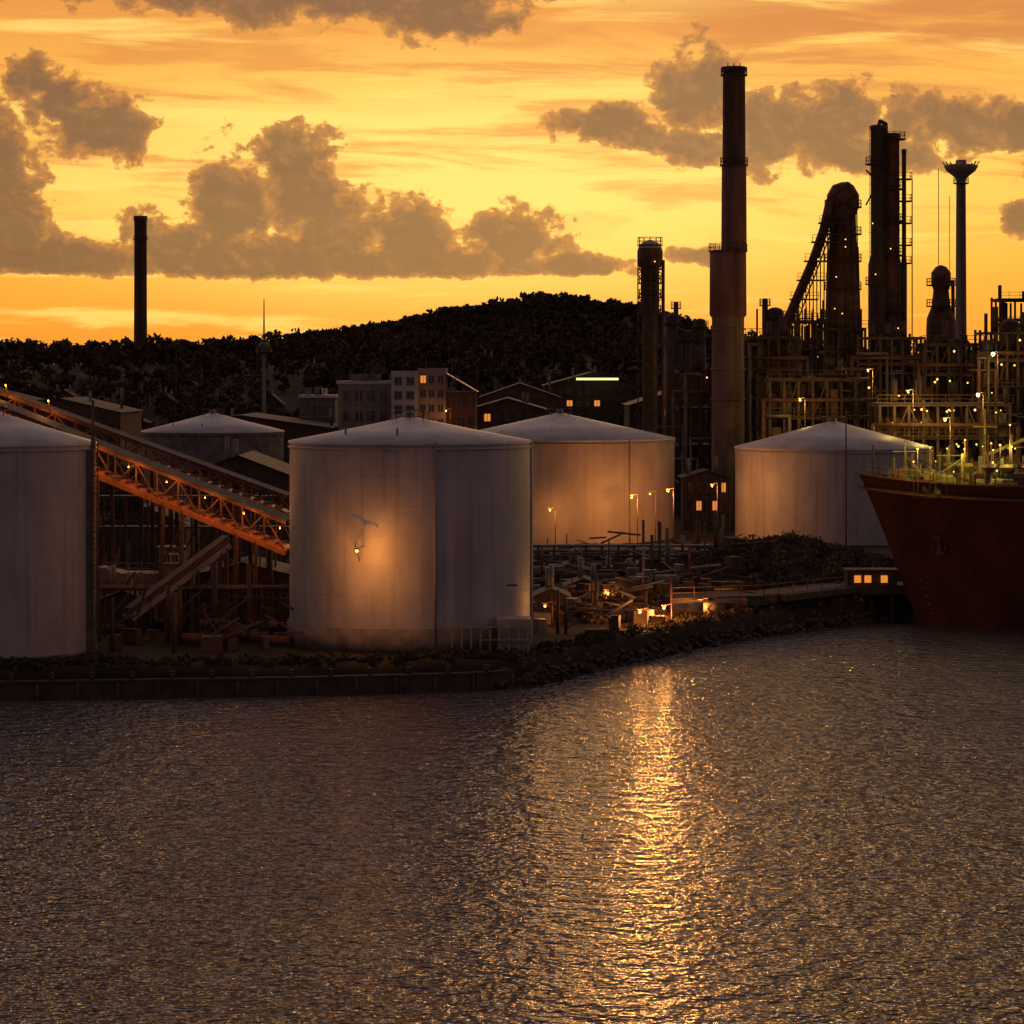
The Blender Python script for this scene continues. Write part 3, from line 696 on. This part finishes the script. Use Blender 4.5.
# ================= foliage =================
def leafmass(name,clumps,size,k='leaf',trunks=None):
    C=[]
    for c in clumps:
        n=int(c[6]); p=rng.normal(size=(n,3)); p/=np.linalg.norm(p,axis=1)[:,None]; r=rng.uniform(.45,1.05,n)[:,None]
        C.append(np.array(c[:3])+p*r*np.array(c[3:6]))
    C=np.concatenate(C); n=len(C)
    a=rng.normal(size=(n,3)); a/=np.linalg.norm(a,axis=1)[:,None]
    t=rng.normal(size=(n,3)); bb=np.cross(a,t); bb/=np.linalg.norm(bb,axis=1)[:,None]
    s=(size*rng.uniform(.5,1.3,n))[:,None]
    V=np.stack([C-a*s,C+bb*s*.55,C+a*s,C-bb*s*.55],1).reshape(-1,3)
    Fq=np.arange(n*4).reshape(n,4)
    verts=V.tolist(); faces=Fq.tolist(); mi=[0]*n
    if trunks:
        tb=B()
        for (x,y,z,h,r) in trunks:
            tb.tube((x,y,z-.3),(x,y,z+h*.6),r,'bark',6,r*.5,False)
            for q in range(3):
                a_=U(0,6.28); tb.tube((x,y,z+h*U(.35,.55)),(x+math.cos(a_)*h*.25,y+math.sin(a_)*h*.25,z+h*.75),r*.4,'bark',5,r*.15,False)
        off=len(verts); verts+=tb.v; faces+=[[i+off for i in f_] for f_ in tb.f]; mi+=[1]*len(tb.f)
    me=bpy.data.meshes.new(name); me.from_pydata(verts,[],faces)
    me.materials.append(M[k]); me.materials.append(M['bark']); me.polygons.foreach_set('material_index',mi); me.update()
    o=bpy.data.objects.new(name,me); scene.collection.objects.link(o); return o
def forest(name,spots,size,per=150,hmin=5,hmax=10,low=.45):
    cl=[];tr=[]
    for x,y in spots:
        z=gz(x,y); h=U(hmin,hmax); w=h*U(.32,.55); tr.append((x,y,z,h,h*.03))
        nb=random.randint(4,7)
        for i in range(nb):
            q=U(0,6.28); rr=w*U(.2,.75); zz=z+h*U(low,.9); s=w*U(.35,.6)
            cl.append((x+math.cos(q)*rr,y+math.sin(q)*rr,zz,s,s,s*.8,per/nb))
    return leafmass(name,cl,size,'leaf',tr)
spots=[]
for i in range(900):
    y=U(960,1190); spots.append((X(U(290,740),y),y))
for i in range(160):
    y=U(1120,1170); spots.append((X(U(320,740),y),y))
forest('hill_trees',spots,1.1,110,3.5,6.5,.15)
spots=[]
for i in range(700):
    y=U(880,1250) if i<430 else U(640,960); px_=U(-120,420) if random.random()<.75 else U(600,1200); spots.append((X(px_,y),y))
for i in range(260):
    y=U(680,960); spots.append((X(U(330,740),y),y))
forest('distant_trees',spots,1.05,115,5,8.5,.2)
spots=[(X(px_,d),d) for px_,d in [(U(-40,340),U(420,640)) for _ in range(90)]+[(U(480,720),U(470,680)) for _ in range(70)]+[(U(-40,340),U(620,760)) for _ in range(60)]]
forest('town_trees',spots,.5,220,4,8,.25)
# shrubs
cl=[]
for i in range(900):
    t=random.random()
    if t<.5: x=U(10,46); y=U(286,322)
    else: x=U(-50,46); y=shore(x)+U(.6,5)
    if (x-tA[0])**2+(y-tA[1])**2<10.8**2 or (x-tL[0])**2+(y-tL[1])**2<9.2**2: continue
    if y<shore(x)+.5: continue
    s=U(.3,1.0) if t<.5 else U(.2,.65)
    cl.append((x,y,gz(x,y)+s*.35,s*1.3,s,s*.8,70))
leafmass('shrubs',cl,.16,'leafg')
cl=[(x,y,gz(x,y)+.15,.9,.9,.3,30) for x,y in [(U(6,50),U(262,325)) for _ in range(1700)] if y>shore(x)+.6]
leafmass('dry_grass',cl,.22,'grass')

# ================= seagull =================
def gull(loc,heading,scale):
    P={'tail':(-.26,0,.0),'hip':(-.12,0,0),'chest':(.06,0,.0),'neck':(.17,0,.03),'head':(.235,0,.045),'beak':(.31,0,.03)}
    V=[P[k] for k in P]; R=[(.035,.012),(.05,.045),(.065,.06),(.04,.04),(.036,.036),(.008,.008)]
    E=[(0,1),(1,2),(2,3),(3,4),(4,5)]
    me=bpy.data.meshes.new('body'); me.from_pydata(V,E,[]); o=bpy.data.objects.new('body',me); scene.collection.objects.link(o)
    sk=o.modifiers.new('s','SKIN'); 
    for i,r in enumerate(R): me.skin_vertices[0].data[i].radius=r
    me.skin_vertices[0].data[2].use_root=True
    o.modifiers.new('ss','SUBSURF').levels=2; me.materials.append(M['gull'])
    b=B()
    for sd in (-1,1):
        ri=[(0,(.12,.03),(-.12)),(.22,(.16,.16),(-.11)),(.42,(.11,.25),(-.11)),(.62,(-.02,.29),(-.16)),(.74,(-.16,.27),(-.21))]
        for up in (0,.012):
            o0=len(b.v)
            for yy,(xl,zz),xt in ri: b.v.append((xl,sd*yy,zz+up)); b.v.append((xt,sd*yy,zz-.015+up*.2))
            for i in range(len(ri)-1): b.face([o0+2*i,o0+2*i+1,o0+2*i+3,o0+2*i+2],'gull' if i<3 else 'gulltip',True)
    b.poly([(-.2,-.03,0.005),(-.2,.03,.005),(-.38,.09,0),(-.40,0,0),(-.38,-.09,0)],'gull')
    w=b.build('wings')
    e=bpy.data.objects.new('seagull',None); scene.collection.objects.link(e); e.location=loc; e.rotation_euler=heading; e.scale=(scale,)*3
    o.parent=e; w.parent=e
def gullmat(name,c):
    m=bpy.data.materials.new(name); m.use_nodes=True; nt=m.node_tree; p=nt.nodes['Principled BSDF']; p.inputs['Base Color'].default_value=(*c,1)
    tr=nt.nodes.new('ShaderNodeBsdfTranslucent'); tr.inputs[0].default_value=(*c,1); mx=nt.nodes.new('ShaderNodeMixShader'); mx.inputs[0].default_value=.3
    nt.links.new(p.outputs[0],mx.inputs[1]); nt.links.new(tr.outputs[0],mx.inputs[2]); nt.links.new(mx.outputs[0],nt.nodes['Material Output'].inputs[0]); return m
M['gull']=gullmat('gull_white_feathers',(.9,.84,.76)); M['gulltip']=gullmat('gull_grey_feathers',(.7,.64,.58))
gull((X(366,230.6),230.6,Z(524,230.6)),(.45,-.45,1.05),1.6)

# ================= world =================
w=bpy.data.worlds.new('World'); scene.world=w; w.use_nodes=True; nt=w.node_tree; nt.nodes.clear(); L=nt.links.new
SUN_AZ,SUN_EL=3.3,6.0
def setin(s,v):
    if isinstance(v,bpy.types.NodeSocket): L(v,s)
    else: s.default_value=v
def m_(op,a,b_=None,c=None,clamp=False):
    n=nt.nodes.new('ShaderNodeMath'); n.operation=op; n.use_clamp=clamp; setin(n.inputs[0],a)
    if b_ is not None: setin(n.inputs[1],b_)
    if c is not None: setin(n.inputs[2],c)
    return n.outputs[0]
def ss(a,b_,v):
    n=nt.nodes.new('ShaderNodeMapRange'); n.interpolation_type='SMOOTHSTEP'; setin(n.inputs[0],v); n.inputs[1].default_value=a; n.inputs[2].default_value=b_; return n.outputs[0]
def mixc(f_,a,b_,t='MIX'):
    n=nt.nodes.new('ShaderNodeMixRGB'); n.blend_type=t; setin(n.inputs[0],f_); setin(n.inputs[1],a if not isinstance(a,tuple) else (*a,1)); setin(n.inputs[2],b_ if not isinstance(b_,tuple) else (*b_,1)); return n.outputs[0]
def comb(x,y,z):
    n=nt.nodes.new('ShaderNodeCombineXYZ'); setin(n.inputs[0],x);setin(n.inputs[1],y);setin(n.inputs[2],z); return n.outputs[0]
def noise(vec,sc,det=6,ro=.55,dist=0):
    n=nt.nodes.new('ShaderNodeTexNoise'); L(vec,n.inputs['Vector']); n.inputs['Scale'].default_value=sc; n.inputs['Detail'].default_value=det; n.inputs['Roughness'].default_value=ro; n.inputs['Distortion'].default_value=dist; return n
tc=nt.nodes.new('ShaderNodeTexCoord'); sp=nt.nodes.new('ShaderNodeSeparateXYZ'); L(tc.outputs['Generated'],sp.inputs[0])
x,y,z=sp.outputs
K=57.2958
az=m_('MULTIPLY',m_('ARCTAN2',x,y),K)
hor=m_('SQRT',m_('ADD',m_('MULTIPLY',x,x),m_('MULTIPLY',y,y)))
tel=m_('DIVIDE',m_('MAXIMUM',z,0.0),m_('MAXIMUM',hor,.001))
el=m_('MULTIPLY',tel,K)
t=m_('DIVIDE',tel,m_('ADD',tel,.15))
P2=comb(az,el,0.0)
def T_(py): q=(370-py)/F; return q/(q+.15)
cr=nt.nodes.new('ShaderNodeValToRGB'); L(t,cr.inputs[0])
stops=[(0,(.78,.25,.022)),(T_(330),(.88,.3,.022)),(T_(280),(.97,.39,.033)),(T_(225),(1.0,.52,.062)),(T_(150),(1.0,.57,.095)),(T_(80),(.95,.45,.065)),(T_(0),(.8,.29,.05)),(.6,(.74,.4,.21)),(.72,(.56,.37,.27)),(.86,(.38,.29,.28)),(1,(.22,.18,.21))]
e=cr.color_ramp.elements
e[0].position=0; e[0].color=(*stops[0][1],1); e[1].position=1; e[1].color=(*stops[-1][1],1)
for p_,c in stops[1:-1]:
    q=e.new(p_); q.color=(*c,1)
base=cr.outputs[0]
def ell(px_,py,rx,ry):
    sx,sy=F/rx/K,F/ry/K
    n=nt.nodes.new('ShaderNodeVectorMath'); n.operation='MULTIPLY_ADD'; L(P2,n.inputs[0]); n.inputs[1].default_value=(sx,sy,0)
    n.inputs[2].default_value=(-(px_-512)/rx,-(370-py)/ry,0)
    l=nt.nodes.new('ShaderNodeVectorMath'); l.operation='LENGTH'; L(n.outputs[0],l.inputs[0]); return l.outputs['Value']
g=ss(1.0,0.1,ell(480,185,620,180))
base=mixc(m_('MULTIPLY',g,.85),base,(1.12,.78,.18))
fr=m_('MULTIPLY',ss(.5,.64,noise(comb(m_('MULTIPLY',az,.05),m_('MULTIPLY',t,6.0),1.0),1.3,3,.6,.0).outputs[0]),ss(.48,.6,t))
fb=ss(.80,-.15,y)
back=mixc(ss(0,.6,z),(.125,.078,.074),(.09,.07,.084))
def finish(c):
    return mixc(fb,mixc(m_('MULTIPLY',fr,.45),c,(.26,.15,.11)),back)
simple=finish(base)
# --- detailed evening clouds around the sunset
absaz=m_('ABSOLUTE',az)
fade=m_('MULTIPLY',ss(17,13,absaz),ss(11,9,el))
n1=noise(comb(m_('MULTIPLY',az,.13),m_('ADD',el,m_('MULTIPLY',az,.04)),0.0),1.6,5,.6,.6).outputs[0]
st=m_('MULTIPLY',m_('MULTIPLY',ss(.46,.62,n1),ss(1.6,4.2,el)),fade)
base2=mixc(m_('MULTIPLY',st,.75),base,(.74,.26,.045))
n2=noise(comb(m_('MULTIPLY',az,.1),m_('ADD',m_('MULTIPLY',el,1.6),7.3),3.0),1.2,5,.62,.4).outputs[0]
base2=mixc(m_('MULTIPLY',m_('MULTIPLY',ss(.5,.66,n2),.7),fade),base2,(1.13,.75,.17))
tr=m_('MULTIPLY',ss(1.1,.2,ell(900,20,420,95)),ss(.38,.56,n1))
base2=mixc(m_('MULTIPLY',tr,.85),base2,(.62,.2,.045))
def group(ells,floor_py=None):
    mn=None
    for q in ells:
        l=ell(*q); mn=l if mn is None else m_('MINIMUM',mn,l)
    r=m_('SUBTRACT',1.0,mn)
    if floor_py: r=m_('SUBTRACT',r,m_('MULTIPLY',m_('MAXIMUM',m_('SUBTRACT',(370-floor_py)/F*K,el),0.0),2.6))
    return r
gA=group([(60,262,150,26),(250,262,190,36),(230,205,52,62),(300,186,52,66),(335,232,62,50),(408,238,56,48),(175,248,60,36),(350,264,270,22),(515,238,56,36),(570,266,75,14),(0,215,60,80),(-10,150,46,46)],273)
gB=group([(42,84,32,30),(95,128,62,38),(62,108,42,32),(602,124,62,24),(648,136,28,16),(700,92,48,56),(692,145,44,22),(778,130,70,46),(840,118,62,36),(900,128,36,36),(965,128,70,32),(1030,132,66,30),(855,155,110,22),
          (1018,222,26,18),(704,256,40,11),(320,-6,240,34),(440,12,84,32),(120,-14,200,20),(1160,170,130,60),(-250,200,170,70)])
mx=m_('MAXIMUM',gA,gB)
cv=comb(az,m_('MULTIPLY',el,1.2),0.0)
f1=noise(cv,1.15,6,.6,.3).outputs[0]
f2=noise(cv,3.0,3,.62,.3).outputs[0]
# light from below/behind: compare density with a sample shifted towards the sun
cv2=comb(m_('ADD',az,.10),m_('ADD',m_('MULTIPLY',el,1.2),.16),0.0)
f3=noise(cv2,1.15,4,.6,.3).outputs[0]
dn=m_('ADD',mx,m_('ADD',m_('MULTIPLY',m_('SUBTRACT',f1,.46),2.2),m_('MULTIPLY',m_('SUBTRACT',f2,.5),.8)))
cm=ss(.04,.26,dn)
ccol=mixc(ss(.06,.62,dn),(.6,.22,.045),(.155,.07,.042))
rel=m_('MULTIPLY',m_('SUBTRACT',f1,f3),5.0)
ccol=mixc(m_('MULTIPLY',ss(.0,.9,rel),.5),ccol,(.36,.15,.055))
ccol=mixc(m_('MULTIPLY',ss(.0,-.8,rel),.55),ccol,(.115,.054,.036))
ccol=mixc(m_('MULTIPLY',ss(1.2,3.2,el),.1),ccol,(.5,.2,.05))
sky=mixc(m_('MULTIPLY',cm,.96),base2,ccol)
detail=finish(sky)
nis=nt.nodes.new('ShaderNodeTexSky'); nis.sky_type='NISHITA'; nis.sun_disc=False; nis.sun_elevation=math.radians(SUN_EL); nis.sun_rotation=math.radians(SUN_AZ)
bg1=nt.nodes.new('ShaderNodeBackground'); L(nis.outputs[0],bg1.inputs[0]); bg1.inputs[1].default_value=0.003
bgs=nt.nodes.new('ShaderNodeBackground'); L(simple,bgs.inputs[0])
bgd=nt.nodes.new('ShaderNodeBackground'); L(detail,bgd.inputs[0])
win=m_('MULTIPLY',m_('MULTIPLY',m_('LESS_THAN',absaz,17.0),m_('LESS_THAN',el,11.0)),m_('GREATER_THAN',y,0.0))
ms=nt.nodes.new('ShaderNodeMixShader'); L(win,ms.inputs[0]); L(bgs.outputs[0],ms.inputs[1]); L(bgd.outputs[0],ms.inputs[2])
ad=nt.nodes.new('ShaderNodeAddShader'); L(bg1.outputs[0],ad.inputs[0]); L(ms.outputs[0],ad.inputs[1])
ou=nt.nodes.new('ShaderNodeOutputWorld'); L(ad.outputs[0],ou.inputs[0])

# sun, veiled by the evening cloud
sl=bpy.data.lights.new('sun','SUN'); sl.energy=0.17; sl.color=(1,.5,.16); sl.angle=math.radians(11)
so=bpy.data.objects.new('sun',sl); scene.collection.objects.link(so)
a_,e_=math.radians(SUN_AZ),math.radians(SUN_EL)
so.rotation_euler=Vector((-math.sin(a_)*math.cos(e_),-math.cos(a_)*math.cos(e_),-math.sin(e_))).to_track_quat('-Z','Y').to_euler()

# camera
cd=bpy.data.cameras.new('camera'); cd.sensor_width=36; cd.lens=36*F/1024; cd.shift_y=-(512-HY)/1024; cd.clip_start=1; cd.clip_end=20000
co=bpy.data.objects.new('camera',cd); co.location=(0,0,CH); co.rotation_euler=(math.radians(90),0,0); scene.collection.objects.link(co); scene.camera=co
scene.view_settings.view_transform='Standard'; scene.view_settings.look='None'; scene.view_settings.exposure=0
